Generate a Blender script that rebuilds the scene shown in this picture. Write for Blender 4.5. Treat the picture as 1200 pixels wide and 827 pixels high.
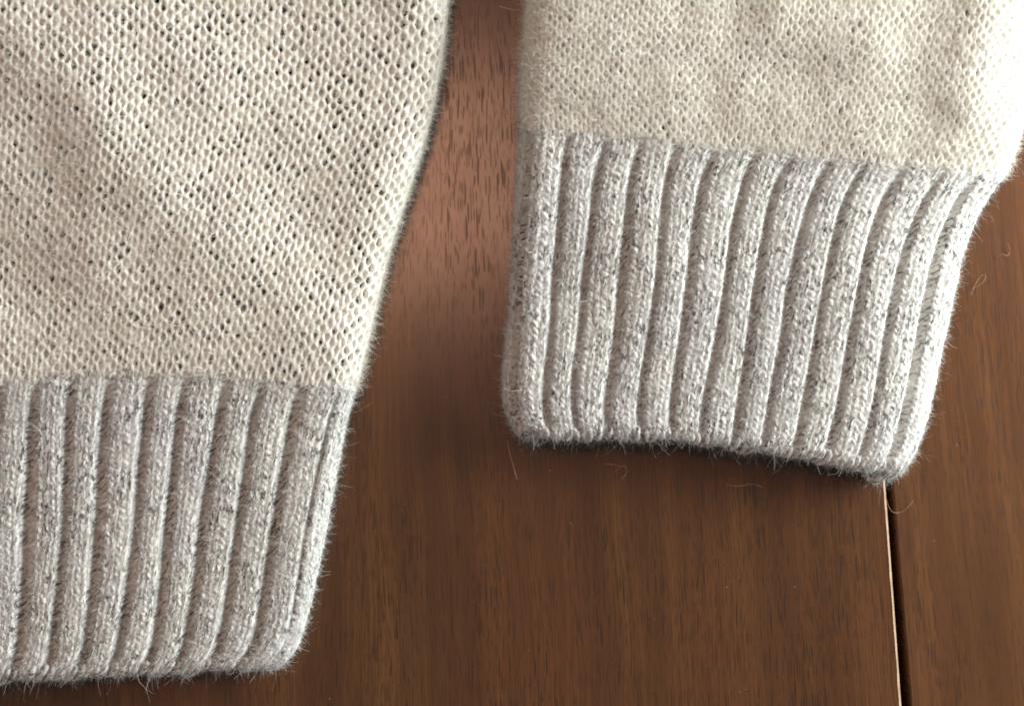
import bpy, math
import numpy as np
from mathutils import Vector

rng = np.random.default_rng(7)
scene = bpy.context.scene
for o in list(bpy.data.objects):
    bpy.data.objects.remove(o)
MM = 0.001

# ------------------------------------------------------------------ camera
CAM_D, PITCH, FPX = 0.26, math.radians(5.0), 1300.0
cam_data = bpy.data.cameras.new('camera')
cam_data.sensor_width = 36.0
cam_data.lens = 36.0 * FPX / 1200.0
cam_data.clip_start = 0.01
cam_data.clip_end = 20.0
cam = bpy.data.objects.new('camera', cam_data)
scene.collection.objects.link(cam)
CAM = np.array([0.0, -CAM_D * math.sin(PITCH), CAM_D * math.cos(PITCH)])
cam.location = CAM
cam.rotation_euler = (PITCH, 0, 0)
scene.camera = cam

# ------------------------------------------------------------------ ambient room light, lamps, exposure
world = bpy.data.worlds.new('World')
scene.world = world
world.use_nodes = True
bg = world.node_tree.nodes['Background']
bg.inputs['Color'].default_value = (0.98, 0.99, 0.97, 1)
bg.inputs['Strength'].default_value = 0.20


def area(name, loc, target, sx, sy, watts, col):
    d = bpy.data.lights.new(name, 'AREA')
    d.shape = 'RECTANGLE'
    d.size, d.size_y = sx, sy
    d.energy = watts
    d.color = col
    o = bpy.data.objects.new(name, d)
    scene.collection.objects.link(o)
    o.location = loc
    o.rotation_euler = (Vector(target) - Vector(loc)).to_track_quat('-Z', 'Y').to_euler()
    return o


area('window_light', (0.56, 0.17, 0.185), (0, 0, 0), 0.36, 0.26, 11.7, (0.955, 1.0, 0.985))
area('ceiling_light', (-0.12, 0.40, 1.45), (0, 0, 0), 0.30, 0.30, 5.2, (1.0, 0.50, 0.32))

vs = scene.view_settings
vs.view_transform = 'Standard'
vs.look = 'None'
vs.exposure = 0.0
vs.gamma = 1.0
vs.use_curve_mapping = False
scene.cycles.use_denoising = True
scene.cycles.filter_width = 1.8
scene.cycles.max_bounces = 6
scene.cycles.diffuse_bounces = 4
scene.cycles.caustics_reflective = False
scene.cycles.caustics_refractive = False


# ------------------------------------------------------------------ helpers
def unproject(px, py, z):
    """A point of the photograph's frame set down at height z (metres) above the table."""
    px, py, z = np.broadcast_arrays(np.asarray(px, float), np.asarray(py, float), np.asarray(z, float))
    dx = (px - 600.0) / FPX
    dy = -(py - 413.5) / FPX
    c, s = math.cos(PITCH), math.sin(PITCH)
    wy = dy * c + s
    wz = dy * s - c
    k = (z - CAM[2]) / wz
    return np.stack([CAM[0] + k * dx, CAM[1] + k * wy, z], axis=-1)


def unit(v):
    return v / np.maximum(np.linalg.norm(v, axis=-1, keepdims=True), 1e-12)


def polyline(points, t, smooth=0.0):
    """Points along a polyline at fractions t of its length."""
    p = np.array(points, float)
    q = [p]
    for _ in range(3):                                  # Chaikin smoothing
        a, b = p[:-1], p[1:]
        n = np.empty((2 * len(a), 2))
        n[0::2] = a * 0.75 + b * 0.25
        n[1::2] = a * 0.25 + b * 0.75
        p = np.vstack([p[:1], n, p[-1:]])
    d = np.concatenate([[0], np.cumsum(np.linalg.norm(np.diff(p, axis=0), axis=1))])
    d /= d[-1]
    return np.stack([np.interp(t, d, p[:, 0]), np.interp(t, d, p[:, 1])], axis=-1)


class Noise2:
    """Smooth value noise on the plane."""
    def __init__(self, seed):
        self.g = np.random.default_rng(seed).uniform(-1, 1, (64, 64))

    def __call__(self, x, y):
        x, y = np.broadcast_arrays(np.asarray(x, float), np.asarray(y, float))
        xi, yi = np.floor(x).astype(int), np.floor(y).astype(int)
        fx, fy = x - xi, y - yi
        fx, fy = fx * fx * (3 - 2 * fx), fy * fy * (3 - 2 * fy)
        g = self.g
        a = g[yi % 64, xi % 64] * (1 - fx) + g[yi % 64, (xi + 1) % 64] * fx
        b = g[(yi + 1) % 64, xi % 64] * (1 - fx) + g[(yi + 1) % 64, (xi + 1) % 64] * fx
        return a * (1 - fy) + b * fy


class Sheet:
    """A smooth cloth surface: wales run across (a = 0..na), rows run down (b = 0..nb)."""
    def __init__(self, left, right, bulge_top, bulge_bottom, height, na, nb, round_l=None, round_r=None, relief=None, edge=None, nv=110, nu=420):
        t = np.linspace(0, 1, nv)
        le, re = polyline(left, t), polyline(right, t)
        P = np.zeros((nv, nu, 3))
        for i in range(nv):
            xl, yl = le[i]
            xr, yr = re[i]
            h = height(t[i])                             # mm
            hp = h / 0.2                                 # in frame pixels of 0.2 mm
            xs, zs = [], []
            ph = np.linspace(-0.9, math.pi / 2, 40)
            if round_l:
                A = round_l(t[i])
                xs.append(xl + A * (1 - np.cos(ph)))
                zs.append(hp * (0.5 + 0.5 * np.sin(ph)))
            x0 = xl + (round_l(t[i]) if round_l else 0)
            x1 = xr - (round_r(t[i]) if round_r else 0)
            xs.append(np.linspace(x0, x1, 200)[1:-1])
            zs.append(np.full(198, hp))
            if round_r:
                A = round_r(t[i])
                q = ph[::-1]
                xs.append(xr - A * (1 - np.cos(q)))
                zs.append(hp * (0.5 + 0.5 * np.sin(q)))
            xs, zs = np.concatenate(xs), np.concatenate(zs)
            d = np.concatenate([[0], np.cumsum(np.hypot(np.diff(xs), np.diff(zs)))])
            s = np.linspace(0, d[-1], nu)
            x, z = np.interp(s, d, xs), np.interp(s, d, zs) * 0.2
            f = np.clip((x - xl) / (xr - xl), 0, 1)
            y = yl + (yr - yl) * f + bulge_top(f) * (1 - t[i]) + bulge_bottom(f) * t[i]
            w = np.clip(z / h, 0, 1)
            if relief is not None:
                z = z + relief(x, y) * w * w
            if edge is not None:
                z = z * edge(t[i], f)
            P[i] = unproject(x, y, (z + 0.3) * MM)
        self.P, self.na, self.nb, self.nv, self.nu = P, na, nb, nv, nu
        du, dv = np.gradient(P, axis=1), np.gradient(P, axis=0)
        self.N = unit(np.cross(dv, du))
        if self.N[nv // 2, nu // 2, 2] < 0:
            self.N = -self.N

    def at(self, a, b, h):
        """World points and normals at wale a, row b, h metres above the sheet."""
        u = np.clip(a / self.na, 0, 1) * (self.nu - 1)
        vr = b / self.nb * (self.nv - 1)
        v = np.clip(vr, 0, self.nv - 1)
        i, j = np.minimum(u.astype(int), self.nu - 2), np.minimum(v.astype(int), self.nv - 2)
        fu, fv = (u - i)[..., None], (vr - j)[..., None]          # fv runs on past the ends
        fn = np.clip(fv, 0, 1)

        def mix(G, w):
            return (G[j, i] * (1 - fu) + G[j, i + 1] * fu) * (1 - w) + (G[j + 1, i] * (1 - fu) + G[j + 1, i + 1] * fu) * w
        n = unit(mix(self.N, fn))
        return mix(self.P, fv) + n * h[..., None], n


class Mesh:
    """Collects vertices, faces, uvs and material slots for one mesh object."""
    def __init__(self):
        self.v, self.q, self.uv, self.m, self.n = [], [], [], [], 0

    def add(self, verts, quads, uv, mat):
        self.v.append(verts)
        self.q.append(quads + self.n)
        self.uv.append(uv)
        self.m.append(np.full(len(quads), mat, np.int32))
        self.n += len(verts)

    def build(self, name, mats, parent=None, smooth=True):
        v, q = np.vstack(self.v), np.vstack(self.q).astype(np.int32)
        uv, m = np.vstack(self.uv), np.concatenate(self.m)
        me = bpy.data.meshes.new(name)
        me.vertices.add(len(v))
        me.vertices.foreach_set('co', v.astype(np.float32).ravel())
        me.loops.add(q.size)
        me.loops.foreach_set('vertex_index', q.ravel())
        me.polygons.add(len(q))
        me.polygons.foreach_set('loop_start', np.arange(0, q.size, 4, dtype=np.int32))
        me.polygons.foreach_set('loop_total', np.full(len(q), 4, np.int32))
        me.polygons.foreach_set('material_index', m)
        me.polygons.foreach_set('use_smooth', np.full(len(q), smooth))
        lay = me.uv_layers.new(name='UVMap')
        lay.data.foreach_set('uv', uv[q.ravel()].astype(np.float32).ravel())
        for x in mats:
            me.materials.append(x)
        me.update(calc_edges=True)
        o = bpy.data.objects.new(name, me)
        scene.collection.objects.link(o)
        if parent:
            o.parent = parent
        return o


def tubes(mesh, C, Nrm, radius, mat, K=6, closed_u=None, flat=1.0):
    """Yarn tubes round centre lines C (lines, samples, 3). Returns ring points and outward directions."""
    R, S, _ = C.shape
    T = unit(np.gradient(C, axis=1))
    B = unit(np.cross(T, Nrm))
    U = np.cross(B, T)
    th = np.linspace(0, 2 * math.pi, K + 1)
    D = B[:, :, None, :] * np.cos(th)[None, None, :, None] + U[:, :, None, :] * np.sin(th)[None, None, :, None] * flat
    V = C[:, :, None, :] + D * radius[:, :, None, None]
    seg = np.linalg.norm(np.diff(C, axis=1), axis=2)
    L = np.concatenate([np.zeros((R, 1)), np.cumsum(seg, axis=1)], axis=1) / MM
    L = L + rng.uniform(0, 500, (R, 1))
    uv = np.stack([np.broadcast_to(L[:, :, None], (R, S, K + 1)), np.broadcast_to(th / (2 * math.pi), (R, S, K + 1))], axis=-1)
    idx = np.arange(R * S * (K + 1)).reshape(R, S, K + 1)
    q = np.stack([idx[:, :-1, :-1], idx[:, 1:, :-1], idx[:, 1:, 1:], idx[:, :-1, 1:]], axis=-1).reshape(-1, 4)
    mesh.add(V.reshape(-1, 3), q, uv.reshape(-1, 2), mat)
    return V[:, :, :-1].reshape(-1, 3), D[:, :, :-1].reshape(-1, 3)


def fibres(mesh, roots, dirs, n, length, width, mat, spread=0.9, curl=1.0, segs=2, lift=0.6):
    """Fine wool fibres standing off the yarn: narrow bent ribbons."""
    if n < 1 or len(roots) == 0:
        return
    k = rng.integers(0, len(roots), n)
    p, d = roots[k], dirs[k]
    l = length[0] * np.exp(rng.normal(0, length[1], n))[:, None] * MM
    d = unit(d * lift + rng.normal(0, spread, (n, 3)) * np.array([1, 1, 0.6]))
    pts = [p]
    bend = rng.normal(0, curl, (n, 3))
    for s in range(segs):
        d = unit(d + bend * 1.35 / segs + rng.normal(0, 0.22 * curl, (n, 3)))
        pts.append(pts[-1] + d * l / segs)
    Q = np.stack(pts, axis=1)                                  # n,4,3
    Q[:, :, 2] = np.maximum(Q[:, :, 2], 0.00015)
    T = unit(np.gradient(Q, axis=1))
    W = unit(np.cross(T, unit(rng.normal(0, 1, (n, 1, 3)))))
    w = (width * np.exp(rng.normal(0, 0.3, n)) * MM)[:, None, None] * np.linspace(1, 0.4, segs + 1)[None, :, None]
    V = np.stack([Q - W * w / 2, Q + W * w / 2], axis=2)       # n,4,2,3
    idx = np.arange(n * 2 * (segs + 1)).reshape(n, segs + 1, 2)
    q = np.stack([idx[:, :-1, 0], idx[:, 1:, 0], idx[:, 1:, 1], idx[:, :-1, 1]], axis=-1).reshape(-1, 4)
    uv = np.broadcast_to(rng.uniform(0, 300, (n, 1, 1, 2)), (n, segs + 1, 2, 2))
    mesh.add(V.reshape(-1, 3), q, uv.reshape(-1, 2), mat)


wob1, wob2 = Noise2(71), Noise2(72)


def wobble(A, B):
    return A + 0.30 * wob1(A * 0.28, B * 0.045) + 0.13 * wob2(A * 0.9, B * 0.14)


# ------------------------------------------------------------------ materials
def nodes_of(name):
    m = bpy.data.materials.new(name)
    m.use_nodes = True
    nt = m.node_tree
    for n in list(nt.nodes):
        nt.nodes.remove(n)
    out = nt.nodes.new('ShaderNodeOutputMaterial')
    return m, nt, out


class NT:
    def __init__(self, nt):
        self.nt = nt

    def node(self, t, **kw):
        n = self.nt.nodes.new(t)
        for k, v in kw.items():
            setattr(n, k, v)
        return n

    def put(self, sock, v):
        if isinstance(v, bpy.types.NodeSocket):
            self.nt.links.new(v, sock)
        else:
            sock.default_value = v

    def math(self, op, a, b=0.0, c=0.0, clamp=False):
        n = self.node('ShaderNodeMath', operation=op, use_clamp=clamp)
        for i, v in enumerate((a, b, c)):
            self.put(n.inputs[i], v)
        return n.outputs[0]

    def vec(self, x, y, z=0.0):
        n = self.node('ShaderNodeCombineXYZ')
        for i, v in enumerate((x, y, z)):
            self.put(n.inputs[i], v)
        return n.outputs[0]

    def noise(self, vec, scale=1.0, detail=2.0, rough=0.5, dist=0.0):
        n = self.node('ShaderNodeTexNoise')
        self.put(n.inputs['Vector'], vec)
        n.inputs['Scale'].default_value = scale
        n.inputs['Detail'].default_value = detail
        n.inputs['Roughness'].default_value = rough
        n.inputs['Distortion'].default_value = dist
        return n.outputs['Fac']

    def ramp(self, fac, lo, hi, a=0.0, b=1.0, smooth=True):
        n = self.node('ShaderNodeMapRange', interpolation_type='SMOOTHSTEP' if smooth else 'LINEAR')
        self.put(n.inputs['Value'], fac)
        n.inputs['From Min'].default_value = lo
        n.inputs['From Max'].default_value = hi
        n.inputs['To Min'].default_value = a
        n.inputs['To Max'].default_value = b
        return n.outputs['Result']

    def mix(self, fac, a, b, mode='MIX'):
        n = self.node('ShaderNodeMix', data_type='RGBA', blend_type=mode)
        self.put(n.inputs[0], fac)
        for s, v in ((n.inputs[6], a), (n.inputs[7], b)):
            self.put(s, v if isinstance(v, bpy.types.NodeSocket) else (*v, 1.0))
        return n.outputs[2]


def yarn_material(name, light, base, dark, fleck, lilac, twist=0.35):
    m, nt, out = nodes_of(name)
    g = NT(nt)
    uv = g.node('ShaderNodeUVMap', uv_map='UVMap').outputs[0]
    sp = g.node('ShaderNodeSeparateXYZ')
    nt.links.new(uv, sp.inputs[0])
    u, v = sp.outputs[0], sp.outputs[1]
    vt = g.math('ADD', v, g.math('MULTIPLY', u, twist))
    fib = g.noise(g.vec(g.math('MULTIPLY', u, 0.9), g.math('MULTIPLY', vt, 9.0)), 1.0, 3.0, 0.6)
    fl = g.noise(g.vec(g.math('MULTIPLY', u, 0.55), g.math('MULTIPLY', vt, 2.2), 4.0), 1.0, 2.0, 0.6)
    tc = g.node('ShaderNodeTexCoord').outputs['Object']
    big = g.noise(tc, 55.0, 3.0, 0.6)
    patch = g.noise(tc, 160.0, 2.0, 0.5)
    col = g.mix(g.ramp(fib, 0.35, 0.68), base, light)
    col = g.mix(g.ramp(big, 0.42, 0.66, 0.0, 0.55), col, lilac)
    col = g.mix(g.math('MULTIPLY', g.ramp(fl, 0.66 - fleck, 0.72 - fleck, 0.0, 0.92), g.ramp(patch, 0.3, 0.62, 0.35, 1.0)), col, dark)
    b = g.node('ShaderNodeBsdfPrincipled')
    nt.links.new(col, b.inputs['Base Color'])
    b.inputs['Roughness'].default_value = 0.95
    b.inputs['Specular IOR Level'].default_value = 0.15
    b.inputs['Sheen Weight'].default_value = 0.25
    b.inputs['Sheen Roughness'].default_value = 0.6
    bump = g.node('ShaderNodeBump')
    bump.inputs['Strength'].default_value = 0.7
    bump.inputs['Distance'].default_value = 0.00018
    ply = g.math('SINE', g.math('MULTIPLY', vt, 2 * math.pi * 3))
    nt.links.new(g.math('ADD', g.math('MULTIPLY', fib, 1.5), g.math('MULTIPLY', ply, 0.18)), bump.inputs['Height'])
    nt.links.new(bump.outputs[0], b.inputs['Normal'])
    nt.links.new(b.outputs[0], out.inputs[0])
    return m


def fibre_material(name, a, b_, dark=None, amount=0.0):
    m, nt, out = nodes_of(name)
    g = NT(nt)
    uv = g.node('ShaderNodeUVMap', uv_map='UVMap').outputs[0]
    wn = g.node('ShaderNodeTexWhiteNoise', noise_dimensions='2D')
    nt.links.new(uv, wn.inputs['Vector'])
    col = g.mix(wn.outputs['Value'], a, b_)
    if dark:
        sp = g.node('ShaderNodeSeparateColor')
        nt.links.new(wn.outputs['Color'], sp.inputs[0])
        col = g.mix(g.math('LESS_THAN', sp.outputs[1], amount), col, dark)
    d = g.node('ShaderNodeBsdfDiffuse')
    t = g.node('ShaderNodeBsdfTranslucent')
    nt.links.new(col, d.inputs[0])
    nt.links.new(col, t.inputs[0])
    mx = g.node('ShaderNodeMixShader')
    mx.inputs[0].default_value = 0.4
    nt.links.new(d.outputs[0], mx.inputs[1])
    nt.links.new(t.outputs[0], mx.inputs[2])
    nt.links.new(mx.outputs[0], out.inputs[0])
    return m


def lining_material(name, light, dark, scale, lo, hi):
    m, nt, out = nodes_of(name)
    g = NT(nt)
    tc = g.node('ShaderNodeTexCoord').outputs['Object']
    n1 = g.noise(tc, scale, 2.0, 0.5)
    b = g.node('ShaderNodeBsdfPrincipled')
    nt.links.new(g.mix(g.ramp(n1, lo, hi), dark, light), b.inputs['Base Color'])
    b.inputs['Roughness'].default_value = 1.0
    b.inputs['Specular IOR Level'].default_value = 0.05
    nt.links.new(b.outputs[0], out.inputs[0])
    return m


def wood_material(name, tone, dark, pore, off=0.0, rough=0.24):
    m, nt, out = nodes_of(name)
    g = NT(nt)
    tc = g.node('ShaderNodeTexCoord').outputs['Object']
    sp = g.node('ShaderNodeSeparateXYZ')
    nt.links.new(tc, sp.inputs[0])
    x, y = g.math('ADD', sp.outputs[0], off), sp.outputs[1]
    warp = g.noise(g.vec(g.math('MULTIPLY', x, 14.0), g.math('MULTIPLY', y, 7.0), 2.0), 1.0, 2.0)
    fine = g.noise(g.vec(g.math('MULTIPLY', x, 90.0), g.math('MULTIPLY', y, 38.0), 5.0), 1.0, 2.0)
    xw = g.math('ADD', x, g.math('ADD', g.math('MULTIPLY', warp, 0.010), g.math('MULTIPLY', fine, 0.0016)))
    band = g.noise(g.vec(g.math('MULTIPLY', xw, 85.0), g.math('MULTIPLY', y, 5.0)), 1.0, 3.0, 0.6)
    broad = g.noise(g.vec(g.math('MULTIPLY', xw, 22.0), g.math('MULTIPLY', y, 4.0), 3.0), 1.0, 2.0)
    grain = g.noise(g.vec(g.math('MULTIPLY', xw, 1900.0), g.math('MULTIPLY', y, 26.0)), 1.0, 3.0, 0.6)
    grain2 = g.noise(g.vec(g.math('MULTIPLY', xw, 3600.0), g.math('MULTIPLY', y, 34.0), 6.0), 1.0, 2.0, 0.6)
    # pores: long narrow cells with tapered ends

    def pores(sx, sy, seed, size):
        v = g.node('ShaderNodeTexVoronoi', feature='F1', distance='EUCLIDEAN', voronoi_dimensions='2D')
        nt.links.new(g.vec(g.math('MULTIPLY', xw, sx), g.math('ADD', g.math('MULTIPLY', y, sy), seed)), v.inputs['Vector'])
        v.inputs['Scale'].default_value = 1.0
        v.inputs['Randomness'].default_value = 1.0
        c = g.node('ShaderNodeSeparateColor')
        nt.links.new(v.outputs['Color'], c.inputs[0])
        edge = g.math('MULTIPLY', c.outputs[0], size)
        d = g.math('SUBTRACT', edge, v.outputs['Distance'])
        return g.ramp(d, -0.01, 0.07), c.outputs[1]
    p1, c1 = pores(1600.0, 105.0, 0.0, 0.42)
    p2, c2 = pores(2900.0, 240.0, 9.0, 0.48)
    cl = g.noise(g.vec(g.math('MULTIPLY', xw, 75.0), g.math('MULTIPLY', y, 14.0), 8.0), 1.0, 2.0)
    cluster = g.ramp(cl, 0.38, 0.62, 0.50, 1.0)
    pm = g.math('MULTIPLY', g.math('MAXIMUM', g.math('MULTIPLY', p1, g.ramp(c1, 0.2, 0.8, 0.35, 1.0)), g.math('MULTIPLY', p2, g.ramp(c2, 0.1, 0.8, 0.2, 0.9))), cluster)
    col = g.mix(g.ramp(band, 0.35, 0.68), dark, tone)
    col = g.mix(g.ramp(broad, 0.35, 0.65, 0.0, 0.45), col, (tone[0] * 1.05, tone[1] * 0.82, tone[2] * 0.95))
    col = g.mix(g.ramp(grain, 0.44, 0.64, 0.0, 0.6), col, dark)
    col = g.mix(g.ramp(grain2, 0.46, 0.66, 0.0, 0.5), col, dark)
    col = g.mix(g.math('MULTIPLY', pm, 0.74), col, pore)
    b = g.node('ShaderNodeBsdfPrincipled')
    nt.links.new(col, b.inputs['Base Color'])
    smear = g.noise(tc, 45.0, 4.0, 0.6)
    nt.links.new(g.math('ADD', g.ramp(smear, 0.3, 0.7, rough - 0.015, rough + 0.02), g.math('MULTIPLY', pm, 0.12)), b.inputs['Roughness'])
    nt.links.new(g.ramp(pm, 0.0, 1.0, 0.46, 0.42), b.inputs['Specular IOR Level'])
    bump = g.node('ShaderNodeBump')
    bump.inputs['Strength'].default_value = 0.12
    bump.inputs['Distance'].default_value = 0.00004
    nt.links.new(g.math('ADD', g.math('MULTIPLY', pm, -1.0), g.math('MULTIPLY', grain, 0.22)), bump.inputs['Height'])
    nt.links.new(bump.outputs[0], b.inputs['Normal'])
    nt.links.new(b.outputs[0], out.inputs[0])
    return m


def plain(name, col, rough=0.6, spec=0.3):
    m, nt, out = nodes_of(name)
    g = NT(nt)
    tc = g.node('ShaderNodeTexCoord').outputs['Object']
    n = g.noise(tc, 300.0, 3.0)
    b = g.node('ShaderNodeBsdfPrincipled')
    nt.links.new(g.mix(g.ramp(n, 0.3, 0.7), tuple(c * 0.7 for c in col), col), b.inputs['Base Color'])
    b.inputs['Roughness'].default_value = rough
    b.inputs['Specular IOR Level'].default_value = spec
    nt.links.new(b.outputs[0], out.inputs[0])
    return m


CREAM = yarn_material('cream_wool', (0.82, 0.82, 0.755), (0.76, 0.755, 0.685), (0.46, 0.44, 0.39), -0.03, (0.78, 0.775, 0.735))
TWEED = yarn_material('tweed_wool', (0.78, 0.785, 0.745), (0.64, 0.64, 0.605), (0.028, 0.025, 0.026), 0.15, (0.61, 0.61, 0.625))
CREAM_FIBRE = fibre_material('cream_fibre', (0.88, 0.865, 0.81), (0.80, 0.78, 0.71))
TWEED_FIBRE = fibre_material('tweed_fibre', (0.82, 0.835, 0.81), (0.68, 0.685, 0.665), (0.06, 0.05, 0.06), 0.03)
HOLE_SHADE_LINING = lining_material('hole_shade_lining', (0.26, 0.22, 0.18), (0.012, 0.010, 0.008), 420.0, 0.42, 0.63)  # inner knit layer, with the shade of the holes put into its dark tones
SLEEVE_SHADE_LINING = lining_material('sleeve_hole_shade_lining', (0.42, 0.38, 0.32), (0.07, 0.06, 0.05), 420.0, 0.34, 0.56)  # same layer in the sleeve, hole shade coloured in more lightly
RIB_LINING = lining_material('rib_lining', (0.34, 0.30, 0.26), (0.12, 0.10, 0.09), 420.0, 0.35, 0.6)
WOOD_A = wood_material('walnut_veneer', (0.116, 0.051, 0.018), (0.058, 0.024, 0.009), (0.014, 0.007, 0.004))
WOOD_B = wood_material('walnut_veneer_pale', (0.142, 0.062, 0.022), (0.076, 0.032, 0.012), (0.024, 0.010, 0.006), off=3.7)
EDGE_WOOD = plain('bare_wood_edge', (0.62, 0.46, 0.30))
BLOCKER_DARK = plain('blocker_dark', (0.02, 0.012, 0.008), 0.8, 0.1)  # near-black for the added strip below the gap

# ------------------------------------------------------------------ the table
table = bpy.data.objects.new('wooden_table', None)
scene.collection.objects.link(table)
table['label'] = 'dark brown walnut table top with a narrow black gap between two leaves'
table['category'] = 'table'

GA = unproject([1036.5, 1056.0], [560, 827], 0.0)[:, :2]      # the left leaf's edge at the gap
GB = unproject([1045.0, 1067.5], [560, 827], 0.0)[:, :2]      # the other leaf's edge
GRAIN = math.atan2((GA[1] - GA[0])[0], -(GA[1] - GA[0])[1])   # tilt of the grain from -y


def leaf(name, p, q, side, mat, far):
    """A table leaf in its own frame: origin on the gap edge, +y along the grain."""
    d = (p - q) / np.linalg.norm(p - q)                        # up the picture
    n = np.array([d[1], -d[0]]) * side                         # away from the gap
    prof = [(0.0, -0.018), (0.0, -0.00045), (0.00012, -0.00013), (0.0004, 0.0), (far, 0.0), (far, -0.018)]
    ys = [-0.45, 0.45]
    vs, fs = [], []
    for yv in ys:
        for (o_, z) in prof:
            vs.append((o_ * side, yv, z))
    k = len(prof)
    for i in range(k):
        j = (i + 1) % k
        fs.append((i, j, k + j, k + i))
    fs += [tuple(range(k)), tuple(range(2 * k - 1, k - 1, -1))]
    me = bpy.data.meshes.new(name)
    me.from_pydata(vs, [], fs)
    me.materials.append(mat)
    o = bpy.data.objects.new(name, me)
    scene.collection.objects.link(o)
    import bmesh
    bm = bmesh.new()
    bm.from_mesh(me)
    bmesh.ops.recalc_face_normals(bm, faces=bm.faces)
    bm.to_mesh(me)
    bm.free()
    o.location = (p[0], p[1], 0)
    o.rotation_euler = (0, 0, math.atan2(-d[0], d[1]))
    o.parent = table
    return o


leaf_a = leaf('table_leaf', GA[0], GA[1], -1, WOOD_A, 0.75)
leaf_b = leaf('table_leaf', GB[0], GB[1], 1, WOOD_B, 0.40)


def strip(name, parent, x0, x1, z0, z1, mat, nseg=120, wob=0.0):
    """A thin uneven strip of bare wood along the leaf's edge."""
    ys = np.linspace(-0.449, 0.449, nseg)
    nz = Noise2(5)
    vs, fs = [], []
    for yv in ys:
        w = wob * nz(yv * 300, 0.5)
        vs += [(x0 + w, yv, z1), (x1, yv, z1 - 0.00002), (x1 + 0.00005, yv, z0), (x0 + w, yv, z0)]
    for i in range(nseg - 1):
        for j in range(4):
            k = (j + 1) % 4
            fs.append((4 * i + j, 4 * i + k, 4 * i + 4 + k, 4 * i + 4 + j))
    fs += [(3, 2, 1, 0), tuple(4 * (nseg - 1) + j for j in range(4))]
    me = bpy.data.meshes.new(name)
    me.from_pydata([tuple(map(float, v)) for v in vs], [], fs)
    me.materials.append(mat)
    o = bpy.data.objects.new(name, me)
    scene.collection.objects.link(o)
    o.parent = parent
    return o


strip('worn_edge', leaf_a, -0.00042, 0.00004, -0.0012, 0.00004, EDGE_WOOD, 260, 0.00012)
gap_blocker = strip('gap_light_blocker', leaf_a, -0.03, 0.04, -0.035, -0.0185, BLOCKER_DARK, 4)  # added, unseen: stops ambient light from showing through the gap
gap_blocker.parent = table
gap_blocker.location, gap_blocker.rotation_euler = leaf_a.location, leaf_a.rotation_euler

# ------------------------------------------------------------------ the sweater
sweater = bpy.data.objects.new('knitted_sweater', None)
scene.collection.objects.link(sweater)
sweater['label'] = 'cream wool sweater with grey flecked ribbed hem and cuff lying on the wooden table'
sweater['category'] = 'sweater'

fold = Noise2(21)
fold2 = Noise2(33)


def body_relief(x, y):
    d = (x * 0.75 - y * 0.66) / 105.0
    along = (x * 0.66 + y * 0.75) / 260.0
    fade = np.clip((452 - y) / 170.0, 0.0, 1)
    return (3.1 * fold(d + 5, along + 3) + 0.6 * fold2(x / 60.0 + 9, y / 75.0 + 4)) * fade


def sleeve_relief(x, y):
    # a soft fold that runs down beside the sleeve's far edge
    c = 1118 - 0.20 * y
    ridge = 1.6 * np.exp(-((x - c - 48) / 36.0) ** 2) - 0.5 * np.exp(-((x - c + 8) / 40.0) ** 2)
    ridge = ridge * np.clip((230 - y) / 110.0, 0.0, 1)
    fade = np.clip((165 + (x - 612) * 0.1 - y) / 70.0, 0, 1)
    return (ridge + 0.9 * fold(x / 85.0 + 2, y / 85.0 + 11) + 0.4 * fold2(x / 38.0, y / 45.0)) * fade


def lerp(points):
    p = np.array(points, float)
    return lambda t: np.interp(t, p[:, 0], p[:, 1])


HEM_EDGE = [(416, 455), (405, 490), (392, 560), (377, 640), (364, 700), (354, 740), (343, 765), (322, 779)]
BODY_EDGE = [(538, -150), (533, -80), (524, 0), (516, 80), (500, 155), (470, 245), (449, 312), (434, 380), (416, 455)]
X_OUT = -150

body_sheet = Sheet([(X_OUT, -150), (X_OUT, 470)], BODY_EDGE, lambda f: 0 * f, lambda f: -26 * np.sin(math.pi * f) ** 1.0 * (f > 0),
                   lerp([(0, 10), (0.8, 9.5), (1, 8.5)]), 45, 40, None, lambda t: 48 - 8 * t, body_relief)
hem_sheet = Sheet([(X_OUT, 470), (X_OUT, 799)], HEM_EDGE, lambda f: -26 * np.sin(math.pi * f), lambda f: 6 * np.sin(math.pi * f) * (1 - f),
                  lerp([(0, 8.5), (0.15, 8.0), (1, 8.0)]), 40, 44, None, lambda t: 24 + 4 * t, lambda x, y: 0.5 * fold(x / 120.0 + 1, y / 150.0 + 6) * np.clip((y - 452) / 60.0, 0, 1),
                  lambda t, f: 1 - 0.22 * np.clip((t - 0.95) / 0.05, 0, 1) ** 2)

CUFF_L = [(612, 148), (607, 200), (602, 300), (597, 385), (590, 445), (592, 480), (606, 506)]
CUFF_R = [(1177, 205), (1148, 245), (1131, 290), (1117, 350), (1102, 420), (1087, 490), (1070, 538), (1052, 553)]
SLEEVE_L = [(632, -150), (627, -80), (620, 0), (614, 70), (611, 120), (612, 148)]
SLEEVE_R = [(1252, -150), (1241, -80), (1226, 0), (1212, 80), (1198, 150), (1177, 205)]
mid_top = lambda f: 2 * np.sin(math.pi * f)
cuff_low = lerp([(0, 0), (0.1, 4), (0.25, -8), (0.4, -14), (0.52, -14), (0.65, -10), (0.78, -6), (0.9, 0), (1, 0)])

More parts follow.
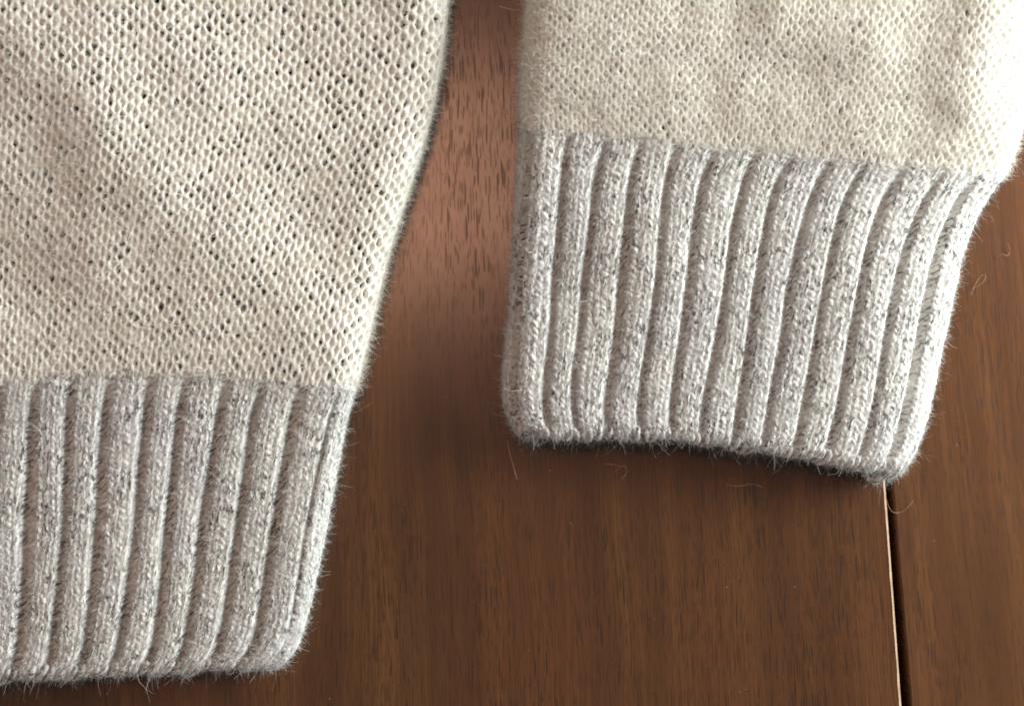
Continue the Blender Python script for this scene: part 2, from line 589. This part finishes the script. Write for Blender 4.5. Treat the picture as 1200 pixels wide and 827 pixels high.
sleeve_sheet = Sheet(SLEEVE_L, SLEEVE_R, lambda f: 0 * f, mid_top, lerp([(0, 16), (0.6, 15), (1, 13)]), 62, 25, lambda t: 46 - 14 * t, lambda t: 120 - 10 * t, sleeve_relief)
cuff_sheet = Sheet(CUFF_L, CUFF_R, mid_top, cuff_low, lerp([(0, 13), (0.3, 12), (1, 11)]), 46, 46, lambda t: 32, lambda t: 110 - 20 * t,
                   lambda x, y: 0.9 * fold(x / 110.0 + 13, y / 160.0 + 2) * np.clip((y - 165 - (x - 612) * 0.1) / 60.0, 0, 1),
                   lambda t, f: 1 - (0.24 - 0.10 * np.sin(math.pi * np.clip(f, 0, 1))) * np.clip((t - 0.95) / 0.05, 0, 1) ** 2)


def lining(mesh, sheet, depth, mat, b_end, nu=200, nv=60):
    a = np.linspace(0, sheet.na, nu)[None, :] * np.ones((nv, 1))
    b = np.linspace(0, b_end, nv)[:, None] * np.ones((1, nu))
    p, n = sheet.at(a, b, np.full(a.shape, -depth))
    p[:, :, 2] = np.maximum(p[:, :, 2], 0.0003)
    idx = np.arange(nu * nv).reshape(nv, nu)
    q = np.stack([idx[:-1, :-1], idx[1:, :-1], idx[1:, 1:], idx[:-1, 1:]], axis=-1).reshape(-1, 4)
    mesh.add(p.reshape(-1, 3), q, np.zeros((nu * nv, 2)), mat)


def brushed_knit(mesh, sheet, mat, seed, res=10, high=0.00050, fill=(1.1, 1.5), half=0.205):
    """Brushed plain knit: matted loop legs meander down each wale and touch by turns, so a drop-shaped eyelet stays open beside
    every leg; stray wool closes some of the eyelets. Returns points and outward directions on the legs."""
    na, nb = sheet.na, sheet.nb
    nu, nv = na * res + 1, nb * res + 1
    a = np.linspace(0, na, nu)[None, :] * np.ones((nv, 1))
    b = np.linspace(0, nb, nv)[:, None] * np.ones((1, nu))
    g = np.random.default_rng(seed)
    n1, n2, n3, n4 = (Noise2(seed + k) for k in range(1, 5))
    x = a + 0.085 * n1(a * 1.25, b * 1.1) + 0.05 * n2(a * 2.6, b * 2.2)
    y = b + 0.13 * n2(a * 1.15 + 9, b * 0.9) + 0.05 * n1(a * 3.1, b * 2.7)
    delta = 0.125 + 0.03 * n3(a * 0.9, b * 0.9)
    xf = np.mod(x, 1.0)
    s = np.sin(2 * math.pi * y)
    d_left = xf - (0.25 + delta * s)
    d_right = xf - (0.75 - delta * s)
    wrap = lambda d: d - np.round(d)
    d_left, d_right = wrap(d_left), wrap(d_right)
    near = np.abs(d_left) < np.abs(d_right)
    d = np.where(near, d_left, d_right)
    wb = half * (1 + 0.16 * n4(a * 1.9, b * 1.7))
    dome = np.sqrt(np.clip(1 - (d / wb) ** 2, 0, 1))
    # each leg slips under the one above it: a slanting crease once a row
    slant = np.where(near, 1.0, -1.0) * d
    fr = np.mod(y + 0.42 + 1.1 * slant, 1.0)
    crease = np.exp(-(np.minimum(fr, 1 - fr) / 0.10) ** 2)
    h = high * (dome - 0.30 * crease * dome + 0.14 * (0.5 - fr))
    # eyelets: how far stray wool fills each one
    hole = np.zeros(a.shape)
    for (oa, ob) in ((0.0, 0.25), (0.5, 0.75)):
        ia, jb = np.round(x - oa).astype(int) % na, np.round(y - ob).astype(int) % nb
        lev = g.beta(fill[0], fill[1], (nb, na))[jb, ia]
        pick = (np.abs(wrap(x - oa)) < 0.25)
        hole = np.where(pick, lev, hole)
    h = h - (1 - dome) * (0.00012 + 0.0012 * hole) * (dome < 0.6)
    h = h + 0.00007 * n3(a * 6.3, b * 5.9) + 0.00006 * n4(a * 9.1, b * 8.3)
    low = np.clip((b - nb + 2.0) / 2.0, 0, 1) ** 2                    # the last row runs unevenly over the ribbing and turns down
    bj = b + low * (0.25 + 0.55 * n1(a * 0.9 + 2, 0.5) + 0.25 * n2(a * 2.3, 0.5))
    h = h - 0.0005 * np.clip((b - nb + 0.35) / 0.35, 0, 1) ** 2
    p, n = sheet.at(a, bj, h)
    idx = np.arange(nu * nv).reshape(nv, nu)
    q = np.stack([idx[:-1, :-1], idx[1:, :-1], idx[1:, 1:], idx[:-1, 1:]], axis=-1).reshape(-1, 4)
    q = q[h.ravel()[q].mean(axis=1) > -0.00062]
    uv = np.stack([b * 3.1 + 37.0 * (np.floor(x) + 0.5 * near), d * 2.2], axis=-1).reshape(-1, 2)
    mesh.add(p.reshape(-1, 3), q, uv, mat)
    k = (dome > 0.3).ravel()
    return p.reshape(-1, 3)[k], n.reshape(-1, 3)[k]


def brushed_rib(mesh, sheet, c0, c1, s0, nb, k, prof, remap, seed, shift):
    """Brushed rib knit over wales c0..c1: on a knit wale (k = 1) slanting legs meet in Vs, on a purl wale short bars lie across."""
    fu, fv = max(3, int(round((c1 - c0) * 10)) + 1), int(nb * 8) + 1
    a = np.linspace(c0, c1, fu)[None, :] * np.ones((fv, 1))
    b = np.linspace(-0.7, nb, fv)[:, None] * np.ones((1, fu))
    n1, n2, n3, n4 = (Noise2(seed + i) for i in range(4))
    x = a - s0 + 0.07 * n1(a * 1.6, b * 0.9)
    y = b + 0.22 * n2(a * 1.3 + 5, b * 0.55) + 0.12 * n1(a * 2.9, b * 1.3 + 4)
    if k == 1:
        m = np.abs(x - np.floor(x) - 0.5)
        fr = np.mod(y + 1.9 * m, 1.0)
        leg = np.sqrt(np.clip(1 - ((m - 0.25) / 0.285) ** 2, 0, 1))
        dome = np.sqrt(np.clip(1 - (2 * fr - 1) ** 2, 0, 1))
        size = 1 + 0.35 * n3(a * 2.2, np.floor(y + 1.9 * m) * 1.37)
        h = 0.00052 * size * (0.72 * dome * leg + 0.28 * leg)
        pit = np.clip(n4(np.floor(x) * 2.3 + 0.4, np.floor(y + 1.9 * m) * 1.9 + 0.4) - 0.15, 0, 1)
        h = h - 0.0009 * pit * (1 - leg) * (1 - dome * leg)
        half = np.floor(x * 2)
        u = (m * 2.9 - b * 1.5) * 0.85 + 43.7 * half
        v = (m * 2.9 + b * 1.5) * 0.36 + 7.3 * half
    else:
        fr = np.mod(y + 0.5 * (x - 0.5) ** 2, 1.0)
        dome = np.sqrt(np.clip(1 - (2 * fr - 1) ** 2, 0, 1))
        leg = np.ones_like(dome)
        pit = np.clip(n4(a * 0.4, np.floor(y) * 1.9 + 0.4), 0, 1)
        h = 0.00042 * dome - 0.0009 * pit * (1 - dome)
        u, v = a * 4.6, b * 0.85
    h = h + 0.00006 * n3(a * 7.1, b * 3.9) + 0.00005 * n4(a * 11.3, b * 5.7)
    h = h - 0.0007 * np.clip(0.25 - b, 0, 1)              # tucks in under the plain knit
    p, nrm = sheet.at(wobble(remap(a), b), b, prof(a, b) + h)
    idx = np.arange(fu * fv).reshape(fv, fu)
    q = np.stack([idx[:-1, :-1], idx[1:, :-1], idx[1:, 1:], idx[:-1, 1:]], axis=-1).reshape(-1, 4)
    mesh.add(p.reshape(-1, 3), q, np.stack([u + shift, v], axis=-1).reshape(-1, 2), 0)
    dv, du = np.gradient(p, axis=0), np.gradient(p, axis=1)
    out = unit(np.cross(dv, du))
    out = np.where((out * nrm).sum(-1, keepdims=True) < 0, -out, out)
    keep = (dome * leg > 0.25).ravel()
    return p.reshape(-1, 3)[keep], out.reshape(-1, 3)[keep]


def visible(roots, dirs, lim=-0.15):
    k = (dirs[:, 2] > lim) & (roots[:, 2] > 0.0004)
    return roots[k], dirs[k]


def in_frame(roots, dirs, m=0.02):
    k = (np.abs(roots[:, 0]) < 0.12 + m) & (np.abs(roots[:, 1]) < 0.083 + m)
    return roots[k], dirs[k]


def plain_knit(name, sheet, n_short, n_long, seed, radius, n_edge, inner, fill):
    ms = Mesh()
    roots, dirs = brushed_knit(ms, sheet, 0, seed, res=10 if sheet.na < 50 else 8, half=radius, fill=fill)
    lining(ms, sheet, 0.0017, 1, sheet.nb)
    e = (roots[:, 2] < 0.0068) & (roots[:, 2] > 0.001)
    er, ed = in_frame(roots[e], dirs[e], 0.005)
    roots, dirs = in_frame(*visible(roots, dirs), 0.008)
    fibres(ms, er, ed, n_edge, (1.45, 0.5), 0.038, 2, spread=0.9, curl=0.8, lift=1.0)
    fibres(ms, roots, dirs, n_short, (1.6, 0.35), 0.075, 2, spread=0.75, curl=0.6)
    fibres(ms, roots, dirs, n_long, (3.4, 0.35), 0.040, 2, spread=0.7, curl=0.5, segs=4)
    return ms.build(name, [CREAM, inner, CREAM_FIBRE], sweater)


body = plain_knit('body_panel', body_sheet, 54000, 3000, 100, 0.232, 14000, HOLE_SHADE_LINING, (1.05, 1.35))
body['label'] = 'cream open plain knit body panel'
sleeve = plain_knit('sleeve', sleeve_sheet, 52000, 3500, 200, 0.242, 12000, SLEEVE_SHADE_LINING, (0.9, 2.0))
sleeve['label'] = 'cream plain knit lower sleeve'


def ribbing(name, sheet, phase, seed, n_rib_fibres, label, groove, lower, widen, last=999.0, lip=0.2):
    """Two knit wales and one purl wale by turns: each rib is an object, the grooves and lining are the band itself."""
    na, nb = sheet.na, sheet.nb

    def prof(A, B):
        u = np.where(A > last, 1.0, np.mod(A - phase, 3.0))                       # 0..2 rib, 2..3 groove
        dg = np.minimum(np.abs(u - 2.5), 3 - np.abs(u - 2.5))
        g = np.exp(-(dg / 0.41) ** 4)
        dome = -0.36 * (np.clip(u, 0, 2) - 1.0) ** 2
        fade = np.clip(B / 5.0, 0.1, 1) * np.clip((nb - B) / 2.5, 0.18, 1)
        return (-groove * g + dome * 0.9 + 0.0) * fade * MM

    def remap(A):
        u = np.mod(A - phase, 3.0)
        v = np.where(u < 2, -widen + u * (1 + widen), 2 + widen + (u - 2) * (1 - 2 * widen))
        return np.where(A > last, A, A - u + v)

    band = Mesh()
    lining(band, sheet, 0.0034, 1, nb)
    a = phase - 3.0
    roots_all, dirs_all = [], []
    n = 0
    parts = []
    while a < na:
        for (s0, s1, k) in ((a, a + 2, 1), (a + 2, a + 3, -1)):
            c0, c1 = max(0.0, s0), min(float(na), s1)
            if c0 > last - 0.5:
                continue
            if c0 < last - 0.5 and c1 > last - 0.5 and k == 1:
                c1 = float(na)
            if c1 - c0 < 0.4:
                continue
            n += 1
            ms = Mesh() if k == 1 else band
            r, d = brushed_rib(ms, sheet, c0, c1, s0, nb, k, prof, remap, seed + n * 5, 61.0 * n)
            r, d = in_frame(*visible(r, d))
            cnt = int(n_rib_fibres * (c1 - c0) / 2 * (1.0 if k == 1 else 0.7)) if len(r) else 0
            fibres(ms, r, d, cnt, (0.95, 0.4), 0.058, 2, spread=0.9, curl=0.9)
            fibres(ms, r, d, cnt // 20, (2.6, 0.4), 0.036, 2, spread=0.7, curl=0.7, segs=4)
            if k == 1:
                parts.append(ms)
        a += 3.0
    bo = band.build(name, [TWEED, RIB_LINING, TWEED_FIBRE], sweater)
    bo['label'] = label
    for ms in parts:
        ms.build('rib', [TWEED, RIB_LINING, TWEED_FIBRE], bo)

    # the cast-on edge: yarn wound slantwise along the last row, and the lower layer's edge under it
    es = Mesh()
    S = 10
    turns = int(na / 0.75)
    t = np.linspace(0.2, na - 0.2, turns * S)
    ph = np.linspace(0, turns * 2 * math.pi, turns * S)
    nj = Noise2(seed + 50)
    for (h0, amp, off, rad) in ((-0.0004, 0.0007, nb - 0.4, 0.00056), (-0.0027, 0.0007, nb + lip, 0.00055)):
        A = (t + 0.30 * np.sin(ph) + 0.55 * nj(t * 0.9, 0.5) + 0.25 * nj(t * 2.9, 5.5))[None, :]
        B = (off + (1.15 + 0.7 * nj(t * 0.8, 6.5)) * np.cos(ph) + 0.9 * nj(t * 0.5, 3.5))[None, :]
        H = (h0 + amp * np.sin(ph))[None, :]
        C, N = sheet.at(A, B, H)
        C[:, :, 2] = np.maximum(C[:, :, 2], 0.0008)
        r, d = tubes(es, C, N, rad * (0.9 + 0.4 * nj(t * 1.7, 8.5))[None, :], 0, K=7)
        r, d = in_frame(r, d)
        d = unit(d + np.array([0, -0.5, 0.1]))
        fibres(es, r, d, lower, (1.1, 0.45), 0.040, 1, spread=1.0, curl=1.0)
        fibres(es, r, d, lower // 10, (2.8, 0.4), 0.036, 1, spread=0.6, curl=1.0, segs=4)
    es.build('cast_on_edge', [TWEED, TWEED_FIBRE], bo)
    return bo


hem = ribbing('ribbed_hem', hem_sheet, 1.35, 300, 5600, 'grey flecked ribbed hem band', 2.4, 8000, 0.0, 36.7)
cuff = ribbing('ribbed_cuff', cuff_sheet, 1.4, 500, 5800, 'grey flecked ribbed sleeve cuff', 2.2, 9000, 0.12, lip=0.9)

# ------------------------------------------------------------------ loose fibres on the wood
FIBRE = plain('loose_wool', (0.62, 0.42, 0.28), 0.6, 0.2)


def loose_fibre(label, pts, r=0.045):
    c = np.array(pts, float)
    t = np.linspace(0, 1, 28)
    xy = polyline(c, t)
    z = 0.00025 + 0.0006 * np.abs(np.sin(t * 5.0)) * rng.uniform(0.3, 1)
    C = unproject(xy[:, 0], xy[:, 1], z)[None]
    ms = Mesh()
    N = np.broadcast_to(np.array([0.0, 0.0, 1.0]), C.shape)
    tubes(ms, C, N, np.full(C.shape[:2], r * MM), 0, K=5)
    o = ms.build('wool_fibre', [FIBRE])
    o['label'] = label
    o['category'] = 'fibre'
    o['group'] = 'loose fibres on the wood'
    return o


loose_fibre('pale straight wool fibre on the wood below the cuff corner nearest the body', [(594, 516), (597, 530), (602, 548), (606, 562)], 0.05)
loose_fibre('short pale fibre dash on the wood just under the cuff edge', [(708, 543), (714, 544), (721, 544), (726, 546)], 0.035)
loose_fibre('small pale curled hook of fibre on the wood under the cuff', [(721, 553), (727, 546), (733, 545), (735, 552), (732, 558), (728, 561)], 0.03)
loose_fibre('long thin pale fibre lying flat on the wood below the middle of the cuff', [(850, 568), (866, 570), (882, 566), (894, 571)], 0.035)
loose_fibre('curly white fibre hook on the wood beside the upper cuff', [(1169, 302), (1174, 297), (1181, 301), (1184, 293), (1181, 286)], 0.035)
loose_fibre('open oval loop of white fibre on the wood beside the cuff ribs', [(1139, 338), (1146, 336), (1154, 329), (1156, 322), (1150, 322), (1144, 331), (1138, 345)], 0.03)
loose_fibre('fine pale fibre on the wood between body and sleeve', [(561, 186), (565, 178), (570, 184), (574, 187)], 0.028)
loose_fibre('looped pale fibre hanging over the black table gap', [(1036, 572), (1038, 584), (1044, 600), (1054, 601), (1064, 595), (1070, 586)], 0.035)




# ------------------------------------------------------------------ dust on the wood
dust = Mesh()
for _ in range(60):
    px, py = rng.uniform(-60, 1260), rng.uniform(-60, 890)
    c = unproject(px, py, 0.0)
    w = 0.05 * MM * math.exp(rng.normal(0, 0.35))
    ang = rng.uniform(0, 6.28)
    ex = np.array([math.cos(ang), math.sin(ang), 0]) * w * rng.uniform(1, 2.4)
    ey = np.array([-math.sin(ang), math.cos(ang), 0]) * w
    up = np.array([0, 0, w * 0.8])
    base = np.array([c - ex - ey * 0.6, c + ex * 0.8 - ey, c + ex + ey * 0.7, c - ex * 0.7 + ey])
    v8 = np.vstack([base, c + (base - c) * 0.55 + up])
    dust.add(v8, np.array([[0, 1, 5, 4], [1, 2, 6, 5], [2, 3, 7, 6], [3, 0, 4, 7], [4, 5, 6, 7]]), np.zeros((8, 2)), 0)
dust_o = dust.build('dust', [plain('pale_dust', (0.5, 0.42, 0.34), 0.9, 0.1)], smooth=False)
dust_o['kind'] = 'stuff'
dust_o['label'] = 'pale specks of dust scattered on the wood'
dust_o['category'] = 'dust'
